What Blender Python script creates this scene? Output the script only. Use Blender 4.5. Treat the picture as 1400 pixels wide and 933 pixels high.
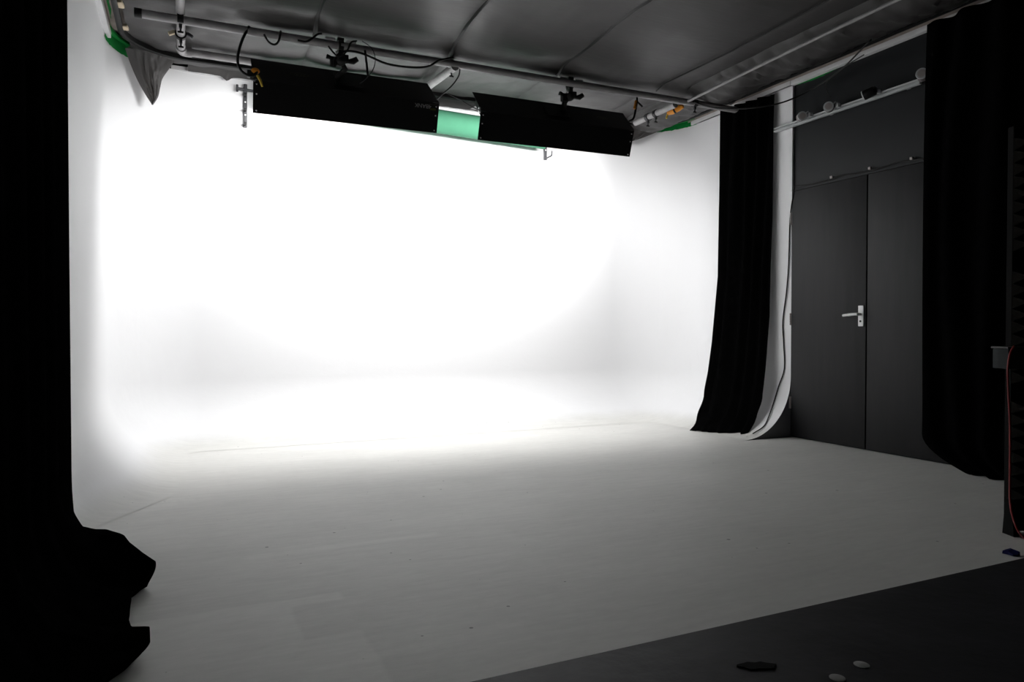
import bpy, bmesh, math, random
from mathutils import Vector, Matrix, noise
from math import sin, cos, pi, sqrt, atan2, radians as R_

for o in list(bpy.data.objects):
    bpy.data.objects.remove(o)
scn = bpy.context.scene
C = scn.collection
random.seed(7)

# ------------------------------------------------------------ camera
FPX, CAMZ = 965.0, 0.9
YAW, PITCH = atan2(444, 965), -atan2(16, 965)
cam_d = bpy.data.cameras.new('camera')
cam = bpy.data.objects.new('camera', cam_d)
C.objects.link(cam)
cam.location = (0, 0, CAMZ)
cam.rotation_euler = (pi / 2 + PITCH, 0, -YAW)
cam_d.sensor_width = 36.0
cam_d.lens = 36.0 * FPX / 1400
cam_d.clip_start = 0.02
scn.camera = cam

# ------------------------------------------------------------ world, exposure
w = bpy.data.worlds.new('world')
scn.world = w
w.use_nodes = True
w.node_tree.nodes['Background'].inputs[0].default_value = (0, 0, 0, 1)
w.node_tree.nodes['Background'].inputs[1].default_value = 0
scn.view_settings.view_transform = 'Standard'
scn.view_settings.look = 'None'
scn.view_settings.gamma = 1
scn.view_settings.use_curve_mapping = False
scn.view_settings.exposure = 0.0
try:
    scn.cycles.diffuse_bounces = 8
    scn.cycles.max_bounces = 12
    scn.cycles.glossy_bounces = 4
except Exception:
    pass
LAMP_SPREAD = 158     # the louvres keep the light off the side walls
LAMP_W = 47.5          # watts of each softlight

# ------------------------------------------------------------ pixel helpers (true depth is always given)
Fv = Vector((sin(YAW) * cos(PITCH), cos(YAW) * cos(PITCH), sin(PITCH)))
Rv = Vector((cos(YAW), -sin(YAW), 0))
Uv = Rv.cross(Fv)
CP = Vector((0, 0, CAMZ))


def ray(px, py):
    return Fv + Rv * ((px - 700) / FPX) - Uv * ((py - 466.5) / FPX)


def atX(px, py, v):
    d = ray(px, py)
    return CP + d * ((v - CP.x) / d.x)


def atY(px, py, v):
    d = ray(px, py)
    return CP + d * ((v - CP.y) / d.y)


def atZ(px, py, v):
    d = ray(px, py)
    return CP + d * ((v - CP.z) / d.z)


# ------------------------------------------------------------ materials
def new_mat(name):
    m = bpy.data.materials.new(name)
    m.use_nodes = True
    return m, m.node_tree.nodes, m.node_tree.links, m.node_tree.nodes['Principled BSDF']


def coords(nt, ln, scale=(1, 1, 1)):
    tc = nt.new('ShaderNodeTexCoord')
    mp = nt.new('ShaderNodeMapping')
    mp.inputs['Scale'].default_value = scale
    ln.new(tc.outputs['Object'], mp.inputs['Vector'])
    return mp.outputs['Vector']


def mat(name, col, rough=.6, spec=.5, metal=0, var=.08, nscale=6, bump=0, bscale=40, stretch=(1, 1, 1), sheen=0):
    m, nt, ln, b = new_mat(name)
    b.inputs['Roughness'].default_value = rough
    b.inputs['Specular IOR Level'].default_value = spec
    b.inputs['Metallic'].default_value = metal
    if sheen:
        b.inputs['Sheen Weight'].default_value = sheen
        b.inputs['Sheen Roughness'].default_value = .5
        b.inputs['Sheen Tint'].default_value = (.6, .6, .65, 1)
    v = coords(nt, ln, stretch)
    n = nt.new('ShaderNodeTexNoise')
    n.inputs['Scale'].default_value = nscale
    n.inputs['Detail'].default_value = 5
    ln.new(v, n.inputs['Vector'])
    r = nt.new('ShaderNodeValToRGB')
    r.color_ramp.elements[0].position = .3
    r.color_ramp.elements[1].position = .7
    r.color_ramp.elements[0].color = tuple(c * (1 - var) for c in col) + (1,)
    r.color_ramp.elements[1].color = tuple(min(1, c * (1 + var)) for c in col) + (1,)
    ln.new(n.outputs['Fac'], r.inputs['Fac'])
    ln.new(r.outputs['Color'], b.inputs['Base Color'])
    if bump:
        n2 = nt.new('ShaderNodeTexNoise')
        n2.inputs['Scale'].default_value = bscale
        n2.inputs['Detail'].default_value = 4
        ln.new(v, n2.inputs['Vector'])
        bp = nt.new('ShaderNodeBump')
        bp.inputs['Strength'].default_value = bump
        bp.inputs['Distance'].default_value = .02
        ln.new(n2.outputs['Fac'], bp.inputs['Height'])
        ln.new(bp.outputs['Normal'], b.inputs['Normal'])
    return m


M = {}
M['black_wall'] = mat('black_wall_paint', (.0105, .0118, .0135), .5, .25, var=.15, nscale=3, bump=.04, bscale=50)
M['door'] = mat('black_door_paint', (.0125, .0125, .0140), .5, .25, var=.18, nscale=3, bump=.05, bscale=30, stretch=(6, 6, .6))
M['dark_room'] = mat('matt_black_paint', (.006, .006, .006), .9, .1)
M['velvet'] = mat('black_drape_cloth', (.0022, .0022, .0023), 1, .0, var=.3, nscale=20, bump=.1, bscale=200)
M['fixture'] = mat('black_powder_coat', (.0045, .0045, .0045), .5, .22, var=.1)
M['black_plastic'] = mat('black_rubber', (.008, .008, .008), .5, .3)
M['chrome'] = mat('steel', (.62, .62, .62), .3, .5, metal=1, var=.05)
M['zinc'] = mat('grey_bracket_metal', (.045, .045, .05), .45, .35)
M['white_metal'] = mat('satin_nickel', (.92, .92, .92), .3, .6, metal=0, var=.02)
M['pipe'] = mat('grey_white_pipe', (.31, .30, .305), .5, .35, var=.14, nscale=14)
M['pipe_tape'] = mat('pipe_end_cap', (.012, .012, .012), .5, .4)
M['rail'] = mat('track_white_metal', (.55, .57, .58), .4, .5, var=.05)
M['spot'] = mat('spotlight_can', (.20, .18, .18), .5, .4)
M['spot_face'] = mat('spotlight_face', (.42, .38, .37), .4, .5)
M['trim_white'] = mat('white_batten', (.66, .66, .67), .6, .3, var=.06, nscale=12)
M['soffit'] = mat('bare_board', (.33, .29, .265), .85, .2, var=.18, nscale=9)
M['green_paint'] = mat('chroma_green_paint', (.0, .22, .035), .7, .25, var=.15, nscale=18)
M['green_roll'] = mat('chroma_green_cloth', (.055, .19, .115), .85, .15, var=.04, nscale=12)
M['orange'] = mat('orange_plastic', (.72, .26, .015), .45, .4, var=.15)
M['yellow'] = mat('yellow_plastic', (.55, .38, .03), .5, .4)
M['red'] = mat('red_cable', (.30, .018, .02), .5, .4)
M['blue'] = mat('blue_tape', (.008, .01, .10), .6, .3)
M['foam'] = mat('charcoal_foam', (.014, .013, .011), .95, .05, bump=.2, bscale=90)
M['shelf'] = mat('grey_box', (.035, .040, .041), .8, .1)
M['dot'] = mat('pale_vinyl', (.35, .35, .34), .6, .3, var=.1, nscale=60)
M['print'] = mat('grey_print', (.30, .30, .30), .6, .2)
M['print_dim'] = mat('dim_print', (.06, .058, .045), .6, .2)
M['print_green'] = mat('olive_print', (.05, .055, .01), .6, .2)
M['cream'] = mat('cream_board', (.62, .52, .38), .8, .2, var=.1, nscale=30)


def emit_mat(name, col, s):
    m, nt, ln, b = new_mat(name)
    b.inputs['Base Color'].default_value = (.8, .8, .8, 1)
    b.inputs['Emission Color'].default_value = col + (1,)
    b.inputs['Emission Strength'].default_value = s
    return m


M['tube'] = emit_mat('fluorescent_tube', (1, .99, .98), 6)


def plastic_mat():
    """black polythene sheet: dark, glossy, full of fine tension wrinkles"""
    m, nt, ln, b = new_mat('black_polythene')
    b.inputs['Base Color'].default_value = (.040, .038, .038, 1)
    b.inputs['Specular IOR Level'].default_value = .45
    v = coords(nt, ln, (1, 1, 1))
    n = nt.new('ShaderNodeTexNoise'); n.inputs['Scale'].default_value = 1.3; n.inputs['Detail'].default_value = 3
    ln.new(v, n.inputs['Vector'])
    mr = nt.new('ShaderNodeMapRange')
    mr.inputs['From Min'].default_value = .3; mr.inputs['From Max'].default_value = .7
    mr.inputs['To Min'].default_value = .46; mr.inputs['To Max'].default_value = .60
    ln.new(n.outputs['Fac'], mr.inputs['Value'])
    ln.new(mr.outputs['Result'], b.inputs['Roughness'])
    v2 = coords(nt, ln, (2.2, 9, 2))
    n2 = nt.new('ShaderNodeTexNoise'); n2.inputs['Scale'].default_value = 1.6; n2.inputs['Detail'].default_value = 6
    n2.inputs['Distortion'].default_value = .7
    ln.new(v2, n2.inputs['Vector'])
    bp = nt.new('ShaderNodeBump'); bp.inputs['Strength'].default_value = .35; bp.inputs['Distance'].default_value = .012
    ln.new(n2.outputs['Fac'], bp.inputs['Height'])
    ln.new(bp.outputs['Normal'], b.inputs['Normal'])
    tl = nt.new('ShaderNodeBsdfTranslucent'); tl.inputs[0].default_value = (.030, .026, .024, 1)
    ad = nt.new('ShaderNodeAddShader')
    ln.new(b.outputs[0], ad.inputs[0]); ln.new(tl.outputs[0], ad.inputs[1])
    ln.new(ad.outputs[0], nt['Material Output'].inputs['Surface'])
    return m


M['polythene'] = plastic_mat()


def floor_mat():
    """worn white studio floor paint: roller patches, scuffs and specks"""
    m, nt, ln, b = new_mat('worn_white_floor_paint')

    def math_(op, a, c=None, d=None):
        n = nt.new('ShaderNodeMath'); n.operation = op
        for i, q in enumerate((a, c, d)):
            if q is None: continue
            if isinstance(q, (int, float)): n.inputs[i].default_value = q
            else: ln.new(q, n.inputs[i])
        return n.outputs[0]
    tc = nt.new('ShaderNodeTexCoord')
    sep = nt.new('ShaderNodeSeparateXYZ')
    ln.new(tc.outputs['Object'], sep.inputs[0])
    x, y = sep.outputs[0], sep.outputs[1]

    def nz(scale, det=4, st=(1, 1, 1), rot=0):
        mp = nt.new('ShaderNodeMapping'); mp.inputs['Scale'].default_value = st
        mp.inputs['Rotation'].default_value = (0, 0, rot)
        ln.new(tc.outputs['Object'], mp.inputs[0])
        n = nt.new('ShaderNodeTexNoise'); n.inputs['Scale'].default_value = scale; n.inputs['Detail'].default_value = det
        ln.new(mp.outputs[0], n.inputs['Vector'])
        return n.outputs['Fac']
    wob = math_('MULTIPLY_ADD', nz(5), .03, -.015)
    xw = math_('ADD', x, wob)
    yw = math_('ADD', y, wob)

    def step(val, edge, soft=.012):      # 0 below edge, 1 above
        n = nt.new('ShaderNodeMapRange'); n.inputs['From Min'].default_value = edge - soft
        n.inputs['From Max'].default_value = edge + soft; n.inputs['To Min'].default_value = 0; n.inputs['To Max'].default_value = 1
        n.clamp = True
        ln.new(val, n.inputs['Value'])
        return n.outputs[0]

    def box(x0, x1, y0, y1, soft=.008):
        return math_('MULTIPLY', math_('MULTIPLY', step(xw, x0, soft), math_('SUBTRACT', 1, step(xw, x1, soft))),
                     math_('MULTIPLY', step(yw, y0, soft), math_('SUBTRACT', 1, step(yw, y1, soft))))
    # base value
    val = math_('MULTIPLY_ADD', nz(1.1, 5, (1, 2.2, 1), .15), .15, .545)
    val = math_('MULTIPLY_ADD', nz(9, 6, (.5, 3, 1), .1), .13, val)
    val = math_('MULTIPLY_ADD', math_('SUBTRACT', nz(34, 5, (.5, 1.5, 1)), .5), .10, val)
    patch = math_('MULTIPLY', box(-.6, .47, 1.6, 2.43), math_('SUBTRACT', 1, box(.30, .62, 2.09, 2.36)))
    val = math_('MULTIPLY_ADD', patch, .07, val)
    val = math_('MULTIPLY_ADD', box(.2, 1.0, 2.92, 2.97, .02), .05, val)
    # a worn darker strip along the front edge
    # scuffed dark specks
    vo = nt.new('ShaderNodeTexVoronoi'); vo.inputs['Scale'].default_value = 8.5
    ln.new(tc.outputs['Object'], vo.inputs['Vector'])
    sp = math_('LESS_THAN', vo.outputs['Distance'], math_('MULTIPLY', vo.outputs['Color'], .075))
    gate = math_('GREATER_THAN', nz(1.7, 2), .45)
    val = math_('MULTIPLY_ADD', math_('MULTIPLY', sp, gate), -.35, val)
    vo2 = nt.new('ShaderNodeTexVoronoi'); vo2.inputs['Scale'].default_value = 17
    ln.new(tc.outputs['Object'], vo2.inputs['Vector'])
    sp2 = math_('LESS_THAN', vo2.outputs['Distance'], math_('MULTIPLY', vo2.outputs['Color'], .08))
    gate2 = math_('GREATER_THAN', nz(2.3, 3), .57)
    val = math_('MULTIPLY_ADD', math_('MULTIPLY', sp2, gate2), -.28, val)
    comb = nt.new('ShaderNodeCombineColor')
    ln.new(val, comb.inputs[0]); ln.new(math_('MULTIPLY', val, .99), comb.inputs[1]); ln.new(math_('MULTIPLY', val, .955), comb.inputs[2])
    # clean white paint from the foot of the cove upwards
    mr = nt.new('ShaderNodeMapRange'); mr.interpolation_type = 'SMOOTHSTEP'
    mr.inputs['From Min'].default_value = .002; mr.inputs['From Max'].default_value = .12
    ln.new(math_('MULTIPLY_ADD', wob, 1.2, sep.outputs[2]), mr.inputs['Value'])
    mx = nt.new('ShaderNodeMix'); mx.data_type = 'RGBA'
    mx.inputs['B'].default_value = (.83, .83, .845, 1)
    ln.new(mr.outputs['Result'], mx.inputs['Factor'])
    ln.new(comb.outputs[0], mx.inputs['A'])
    ln.new(mx.outputs['Result'], b.inputs['Base Color'])
    b.inputs['Roughness'].default_value = .55
    b.inputs['Specular IOR Level'].default_value = .3
    bp = nt.new('ShaderNodeBump'); bp.inputs['Strength'].default_value = .15; bp.inputs['Distance'].default_value = .01
    ln.new(nz(14, 6, (.6, 2, 1)), bp.inputs['Height'])
    ln.new(bp.outputs['Normal'], b.inputs['Normal'])
    return m


M['floor'] = M['cyc'] = floor_mat()
M['black_floor'] = mat('black_floor_paint', (.028, .028, .031), .55, .2, var=.25, nscale=5, bump=.12, bscale=20)


# ------------------------------------------------------------ mesh helpers
def obj(name, bm, m, parent=None, smooth=True, kind=None, label=None):
    me = bpy.data.meshes.new(name)
    bm.normal_update()
    bm.to_mesh(me)
    bm.free()
    ms = m if isinstance(m, (list, tuple)) else [m]
    for k in ms:
        me.materials.append(k)
    o = bpy.data.objects.new(name, me)
    C.objects.link(o)
    if smooth:
        for p in me.polygons: p.use_smooth = True
        me.set_sharp_from_angle(angle=R_(38))
    if parent: o.parent = parent
    if kind: o['kind'] = kind
    if label: o['label'] = label
    return o


def tag(o, label, cat, group=None):
    o['label'] = label; o['category'] = cat
    if group: o['group'] = group
    return o


def thing(name, label, cat, loc=(0, 0, 0), rot=(0, 0, 0), group=None):
    o = bpy.data.objects.new(name, None)
    C.objects.link(o)
    o.empty_display_size = .1
    o.location = loc; o.rotation_euler = rot
    return tag(o, label, cat, group)


def center(o):
    """put a single-mesh thing's origin at the base of its own mesh"""
    me = o.data
    xs = [v.co for v in me.vertices]
    c = Vector(((min(v.x for v in xs) + max(v.x for v in xs)) / 2, (min(v.y for v in xs) + max(v.y for v in xs)) / 2, min(v.z for v in xs)))
    me.transform(Matrix.Translation(-c))
    o.location = c
    return o


def BM():
    return bmesh.new()


def box(bm, c, s, rot=None, bevel=0):
    r = bmesh.ops.create_cube(bm, size=1)
    vs = r['verts']
    mt = Matrix.Translation(Vector(c)) @ (rot.to_4x4() if rot else Matrix()) @ Matrix.Diagonal((*s, 1))
    bmesh.ops.transform(bm, matrix=mt, verts=vs)
    if bevel:
        es = list({e for v in vs for e in v.link_edges})
        bmesh.ops.bevel(bm, geom=es, offset=bevel, segments=2, affect='EDGES', profile=.6)
    return vs


def frame_of(d):
    d = d.normalized()
    up = Vector((0, 0, 1)) if abs(d.z) < .9 else Vector((1, 0, 0))
    a = d.cross(up).normalized()
    return a, a.cross(d).normalized()


def tube(bm, pts, r, seg=10, cap=True):
    pts = [Vector(p) for p in pts]
    rs = r if isinstance(r, (list, tuple)) else [r] * len(pts)
    rings = []
    a = None
    for i, p in enumerate(pts):
        d = (pts[min(i + 1, len(pts) - 1)] - pts[max(i - 1, 0)])
        if d.length < 1e-9: d = Vector((0, 0, 1))
        d.normalize()
        if a is None:
            a, b = frame_of(d)
        else:
            a = (a - d * a.dot(d))
            if a.length < 1e-6: a, _ = frame_of(d)
            a.normalize()
        b = a.cross(d)
        rings.append([bm.verts.new(p + (a * cos(2 * pi * k / seg) + b * sin(2 * pi * k / seg)) * rs[i]) for k in range(seg)])
    for i in range(len(rings) - 1):
        for k in range(seg):
            bm.faces.new((rings[i][k], rings[i][(k + 1) % seg], rings[i + 1][(k + 1) % seg], rings[i + 1][k]))
    if cap:
        bm.faces.new(rings[0][::-1]); bm.faces.new(rings[-1])
    bmesh.ops.recalc_face_normals(bm, faces=bm.faces[:])


def spline(pts, n=8):
    pts = [Vector(p) for p in pts]
    P = [pts[0] * 2 - pts[1]] + pts + [pts[-1] * 2 - pts[-2]]
    out = []
    for i in range(1, len(P) - 2):
        for k in range(n):
            t = k / n
            out.append(.5 * ((2 * P[i]) + (P[i + 1] - P[i - 1]) * t + (2 * P[i - 1] - 5 * P[i] + 4 * P[i + 1] - P[i + 2]) * t * t
                             + (3 * P[i] - P[i - 1] - 3 * P[i + 1] + P[i + 2]) * t ** 3))
    out.append(pts[-1])
    return out


def grid(bm, rows, close=False):
    vs = [[bm.verts.new(p) for p in r] for r in rows]
    for i in range(len(vs) - 1):
        for j in range(len(vs[i]) - 1):
            bm.faces.new((vs[i][j], vs[i][j + 1], vs[i + 1][j + 1], vs[i + 1][j]))
    return vs


def prism(bm, poly, axis, a0, a1):
    """extrude a 2-D polygon along axis ('x': poly is (y,z); 'y': (x,z); 'z': (x,y))"""
    def P(u, v, a):
        return {'x': (a, u, v), 'y': (u, a, v), 'z': (u, v, a)}[axis]
    A = [bm.verts.new(P(u, v, a0)) for u, v in poly]
    B = [bm.verts.new(P(u, v, a1)) for u, v in poly]
    n = len(poly)
    bm.faces.new(A); bm.faces.new(B[::-1])
    for i in range(n):
        bm.faces.new((A[i], B[i], B[(i + 1) % n], A[(i + 1) % n]))
    bmesh.ops.recalc_face_normals(bm, faces=bm.faces[:])


# ------------------------------------------------------------ room constants
XL, XR, YB = -.5, 4.58, 6.15
XW = 4.6                    # black door wall
TOP = 2.925                 # top of the white wall
YE = 4.38                   # front end of the right white wall
YL = 3.36                   # front end of the left white wall, behind the curtain
YF = 1.667                  # front edge of the white floor
RC, RV = .5, .6             # cove radius, vertical corner radius
ZC = 3.02                   # ceiling board

# ------------------------------------------------------------ setting: floor
bm = BM()
vs = [bm.verts.new(p) for p in ((-1.2, YF, 0), (XW + .1, YF, 0), (XW + .1, YB + .1, 0), (-1.2, YB + .1, 0), (-1.2, -2.0, 0), (XW + .1, -2.0, 0))]
f1 = bm.faces.new((vs[0], vs[1], vs[2], vs[3])); f2 = bm.faces.new((vs[4], vs[5], vs[1], vs[0]))
f2.material_index = 1
obj('floor', bm, [M['floor'], M['black_floor']], kind='structure', smooth=False)


# ------------------------------------------------------------ setting: the white infinity cove
def plan_path():
    """plan curve of the white wall with inward normals, split in three walls"""
    L = [(Vector((XL, y, 0)), Vector((1, 0, 0))) for y in [YL + (YB - RV - YL) * k / 24 for k in range(25)]]
    c = Vector((XL + RV, YB - RV, 0))
    arcL = []
    for k in range(25):
        a = pi - (pi / 2) * k / 24
        d = Vector((cos(a), sin(a), 0)); arcL.append((c + d * RV, -d))
    Bk = [(Vector((x, YB, 0)), Vector((0, -1, 0))) for x in [XL + RV + (XR - XL - 2 * RV) * k / 24 for k in range(25)]]
    c2 = Vector((XR - RV, YB - RV, 0))
    arcR = []
    for k in range(25):
        a = pi / 2 - (pi / 2) * k / 24
        d = Vector((cos(a), sin(a), 0)); arcR.append((c2 + d * RV, -d))
    Rr = [(Vector((XR, y, 0)), Vector((-1, 0, 0))) for y in [YB - RV - (YB - RV - YE) * k / 16 for k in range(17)]]
    return (L + arcL[1:13], arcL[12:] + Bk[1:] + arcR[1:13], arcR[12:] + Rr[1:])


def profile():
    pr = []
    for k in range(33):
        a = (pi / 2) * k / 32
        pr.append((RC - RC * sin(a), RC - RC * cos(a)))
    for k in range(1, 9):
        pr.append((0, RC + (TOP - RC) * k / 8))
    return pr


PR = profile()
for nm, path in zip(('wall_left', 'wall_back', 'wall_right'), plan_path()):
    bm = BM()
    rows = []
    for p, n in path:
        sc = 1.0
        if nm == 'wall_left':          # the cove dies away towards the curtain
            t = min(1, max(0, (p.y - YL) / 1.15)); sc = .05 + .95 * t * t * (3 - 2 * t)
        r = []
        for k, (d, z) in enumerate(PR):
            zz = z * sc if k < 33 else RC * sc + (TOP - RC * sc) * (k - 32) / 8
            r.append(p + n * (d * sc) + Vector((0, 0, zz + (.0015 if zz < .02 else 0))))
        rows.append(r)
    grid(bm, rows)
    bmesh.ops.reverse_faces(bm, faces=bm.faces[:])
    if nm == 'wall_left':
        vv = [bm.verts.new(q) for q in (Vector((XL, YL, 0)), Vector((XL, YL, TOP)), Vector((XL - .03, YL, TOP)), Vector((XL - .03, YL, 0)))]
        fc = bm.faces.new(vv); fc.material_index = 1
    if nm == 'wall_right':
        # cut end of the cove, with the grey end board below the curve
        p, n = path[-1]
        end = [Vector((XR - d, YE, z)) for d, z in PR[:33]]
        foot = [Vector((XW, YE, 0))]
        vv = [bm.verts.new(q) for q in end + [Vector((XW, YE, RC + .02))] + foot]
        fc = bm.faces.new(vv); fc.material_index = 1
        vv = [bm.verts.new(q) for q in (Vector((XR, YE, RC)), Vector((XR, YE, TOP)), Vector((XW, YE, TOP)), Vector((XW, YE, RC)))]
        bm.faces.new(vv)
    o = obj(nm, bm, [M['cyc'], mat('grey_end_board', (.15, .15, .158), .7, .3)], kind='structure')

# black room walls
bm = BM(); box(bm, (XW + .05, (YB - 2.0) / 2, ZC / 2), (.1, YB + 2.0, ZC))
obj('wall_side', bm, M['black_wall'], kind='structure', smooth=False)
bm = BM(); box(bm, (XL - .25, -.5, ZC / 2), (.1, 3.0, ZC)); box(bm, (XL - .1, 1.0, ZC / 2), (.2, .04, ZC))
obj('wall_near_left', bm, M['dark_room'], kind='structure', smooth=False)
bm = BM(); box(bm, (2.0, -2.05, ZC / 2), (5.6, .1, ZC))
obj('wall_front', bm, M['dark_room'], kind='structure', smooth=False)
# backing of the white wall so that no light leaks
bm = BM(); box(bm, (XL - .06, 3.6, ZC / 2), (.08, 5.2, ZC)); box(bm, (2.0, YB + .06, ZC / 2), (5.4, .08, ZC))
obj('wall_outer', bm, M['dark_room'], kind='structure', smooth=False)

# ------------------------------------------------------------ setting: ceiling
SEAMS = [.82, 1.76, 2.67]


def seam_x(i, y):
    s = SEAMS[i]
    wob = .02 * sin(y * 2.3 + i) + .012 * sin(y * 5.1 + 2 * i)
    return s + wob + (-.06 * max(0, 4.2 - y) if i == 1 else 0)


def ceil_z(x, y):
    z = 2.955
    edges = [-.55] + [seam_x(i, y) for i in range(3)] + [3.66, 3.9]
    for i in range(len(edges) - 1):
        a, b = edges[i], edges[i + 1]
        if a <= x < b:
            t = (x - a) / (b - a)
            z -= .020 * (1 - abs(2 * t - 1) ** 2.2) * (1 if i < 4 else .3)
            z += .012 * math.exp(-min(t, 1 - t) * (b - a) / .02)
    if x >= 3.9:                       # the puffy strip beside the right wall
        t = min(1, (x - 3.9) / .52)
        z -= .085 * sin(pi * t) ** .8 * (1 + .15 * sin(7 * y))
        q = Vector((x * 5, y * 13 + 4 * x, 0))
        z += .022 * noise.noise(q) + .012 * noise.noise(q * 2.3)
    lo = 2.910 + .004 * sin(x * 9)
    k = math.exp(-((y - 4.955) / .085) ** 2) * min(1, max(0, (x - .12) / .25))
    z += (min(z, lo) - z) * k
    # tension wrinkles gathering at the pipes and along the seams
    q = Vector((x * 1.2 + y * .5, y * 6 - x * 2.0, 3.1))
    g = math.exp(-abs(y - 4.95) / .35)
    z += (.005 + .004 * g) * noise.noise(q)
    z += .004 * noise.noise(Vector((x * 9, y * 4, 0)))
    if x < .3:
        z += .02 * noise.noise(Vector((x * 6, y * 7, 5))) * (1 if y > 4.2 else .3)
    if y > 5.0:
        z += .012 * noise.noise(Vector((x * 7 + y * 4, y * 5, 9)))
    return z


bm = BM()
NX, NY = 300, 260
x0, x1, y0, y1 = -.36, 4.44, -2.0, 6.0
rows = []
for j in range(NY + 1):
    y = y0 + (y1 - y0) * j / NY
    rows.append([Vector((x0 + (x1 - x0) * i / NX, y, ceil_z(x0 + (x1 - x0) * i / NX, y))) for i in range(NX + 1)])
grid(bm, rows)
bmesh.ops.reverse_faces(bm, faces=bm.faces[:])
tag_bm = bm
obj('ceiling', tag_bm, M['polythene'], kind='structure')
bm = BM(); box(bm, (2.0, 2.05, ZC + .05), (5.6, 8.4, .1))
obj('ceiling', bm, M['soffit'], kind='structure', smooth=False)

# seams: overlapping taped folds in the sheet
for i in range(3):
    bm = BM()
    ys = [-1.9 + (5.0 + 1.9) * k / 90 + (.0) for k in range(91)]
    L = []
    for y in ys:
        x = seam_x(i, y)
        z = ceil_z(x, y)
        L.append([Vector((x - .014, y, z - .003)), Vector((x - .004, y, z - .016 - .006 * sin(y * 9))), Vector((x + .007, y, z - .012)), Vector((x + .016, y, z - .001))])
    grid(bm, L)
    obj('trim_%d' % (i + 1), bm, M['pipe_tape'], kind='structure')

# battens at the head of the white and black walls
bm = BM()
box(bm, (XW - .022, (YE + 3.0) / 2 - 1.2, TOP + .018), (.044, 6.2, .036), bevel=.004)
box(bm, (XR - .012, (YB + YE) / 2 - .25, TOP + .018), (.03, YB - YE - .5, .036))
obj('trim_4', bm, M['trim_white'], kind='structure')
bm = BM(); box(bm, (XL + .016, 3.4, TOP + .022), (.036, 4.5, .05), bevel=.004)
obj('trim_5', bm, M['trim_white'], kind='structure')
bm = BM(); box(bm, (1.95, YB - .014, TOP + .016), (4.1, .03, .03))
obj('trim_6', bm, M['trim_white'], kind='structure')
# bare board above the battens
bm = BM(); box(bm, (XW - .02, 1.9, TOP + .066), (.05, 7.6, .062)); box(bm, (XW - .10, 1.9, TOP + .088), (.17, 7.6, .02))
obj('trim_7', bm, M['soffit'], kind='structure', smooth=False)
bm = BM(); box(bm, (XL + .01, 2.2, TOP + .07), (.05, 7.0, .05)); box(bm, (XL + .08, 2.2, TOP + .088), (.14, 7.0, .02))
obj('trim_8', bm, M['soffit'], kind='structure', smooth=False)


# green paint left at the wall head in the corners
def corner_strip(name, cx, a0, a1, zlo, zhi, extra=None, off=.006):
    bm = BM()
    rows = []
    N = 26
    for k in range(N + 1):
        a = a0 + (a1 - a0) * k / N
        d = Vector((cos(a), sin(a), 0))
        c = Vector((cx, YB - RV, 0))
        lo = zlo + .008 * noise.noise(Vector((k * .5, cx, 0)))
        rows.append([c + d * (RV - off) + Vector((0, 0, z)) for z in (lo, (lo + zhi) / 2, zhi)] + [c + d * (RV - off - .03) + Vector((0, 0, zhi)), c + d * (RV - off - .03) + Vector((0, 0, zhi + .02))])
    grid(bm, rows)
    return obj(name, bm, M['green_paint'], kind='structure')


corner_strip('trim_9', XL + RV, pi * .995, pi * .80, TOP - .035, TOP + .045)
corner_strip('trim_10', XR - RV, pi * .26, pi * .02, TOP - .005, TOP + .05)
# green smears on the boards
bm = BM()
rows = []
for k in range(30):
    y = 3.9 + 1.6 * k / 29
    wd = .012 + .03 * abs(noise.noise(Vector((k * .37, 1, 2))))
    if k < 3 or k > 27: wd *= .3
    rows.append([Vector((XL + .045 + .0 * k, y, TOP + .0775)), Vector((XL + .045 + wd, y, TOP + .0770))])
grid(bm, rows)
obj('trim_11', bm, M['green_paint'], kind='structure', smooth=False)
bm = BM()
rows = []
for k in range(24):
    y = 3.95 + .42 * k / 23
    wd = .014 * sin(pi * k / 23) * (1 + .6 * noise.noise(Vector((k * .6, 4, 2))))
    rows.append([Vector((XW - .003, y, TOP + .0)), Vector((XW - .003, y, TOP - wd))])
grid(bm, rows)
obj('trim_12', bm, M['green_paint'], kind='structure', smooth=False)

# polythene skirt hanging over the head of the back wall, with the drooping corners
bm = BM()
rows = []
for k in range(241):
    x = .02 + (4.2 - .02) * k / 240
    lo = TOP + .005 + .005 * noise.noise(Vector((x * 7, 0, 1)))
    lo -= .012
    for cx, dz, wd in ((.30, .035, .03),):
        lo -= dz * math.exp(-((x - cx) / wd) ** 2)
    r = []
    for q in range(9):
        t = q / 8
        y = YB - .15 + .10 * t + .012 * noise.noise(Vector((x * 16, t * 3, 2)))
        r.append(Vector((x, y, 2.965 + (lo - 2.965) * t)))
    rows.append([Vector((x, YB - .45, 2.968))] + r)
grid(bm, rows)
tag(center(obj('polythene_skirt', bm, M['polythene'])), 'black plastic sheet edge hanging over the head of the white back wall', 'plastic sheet')


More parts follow.
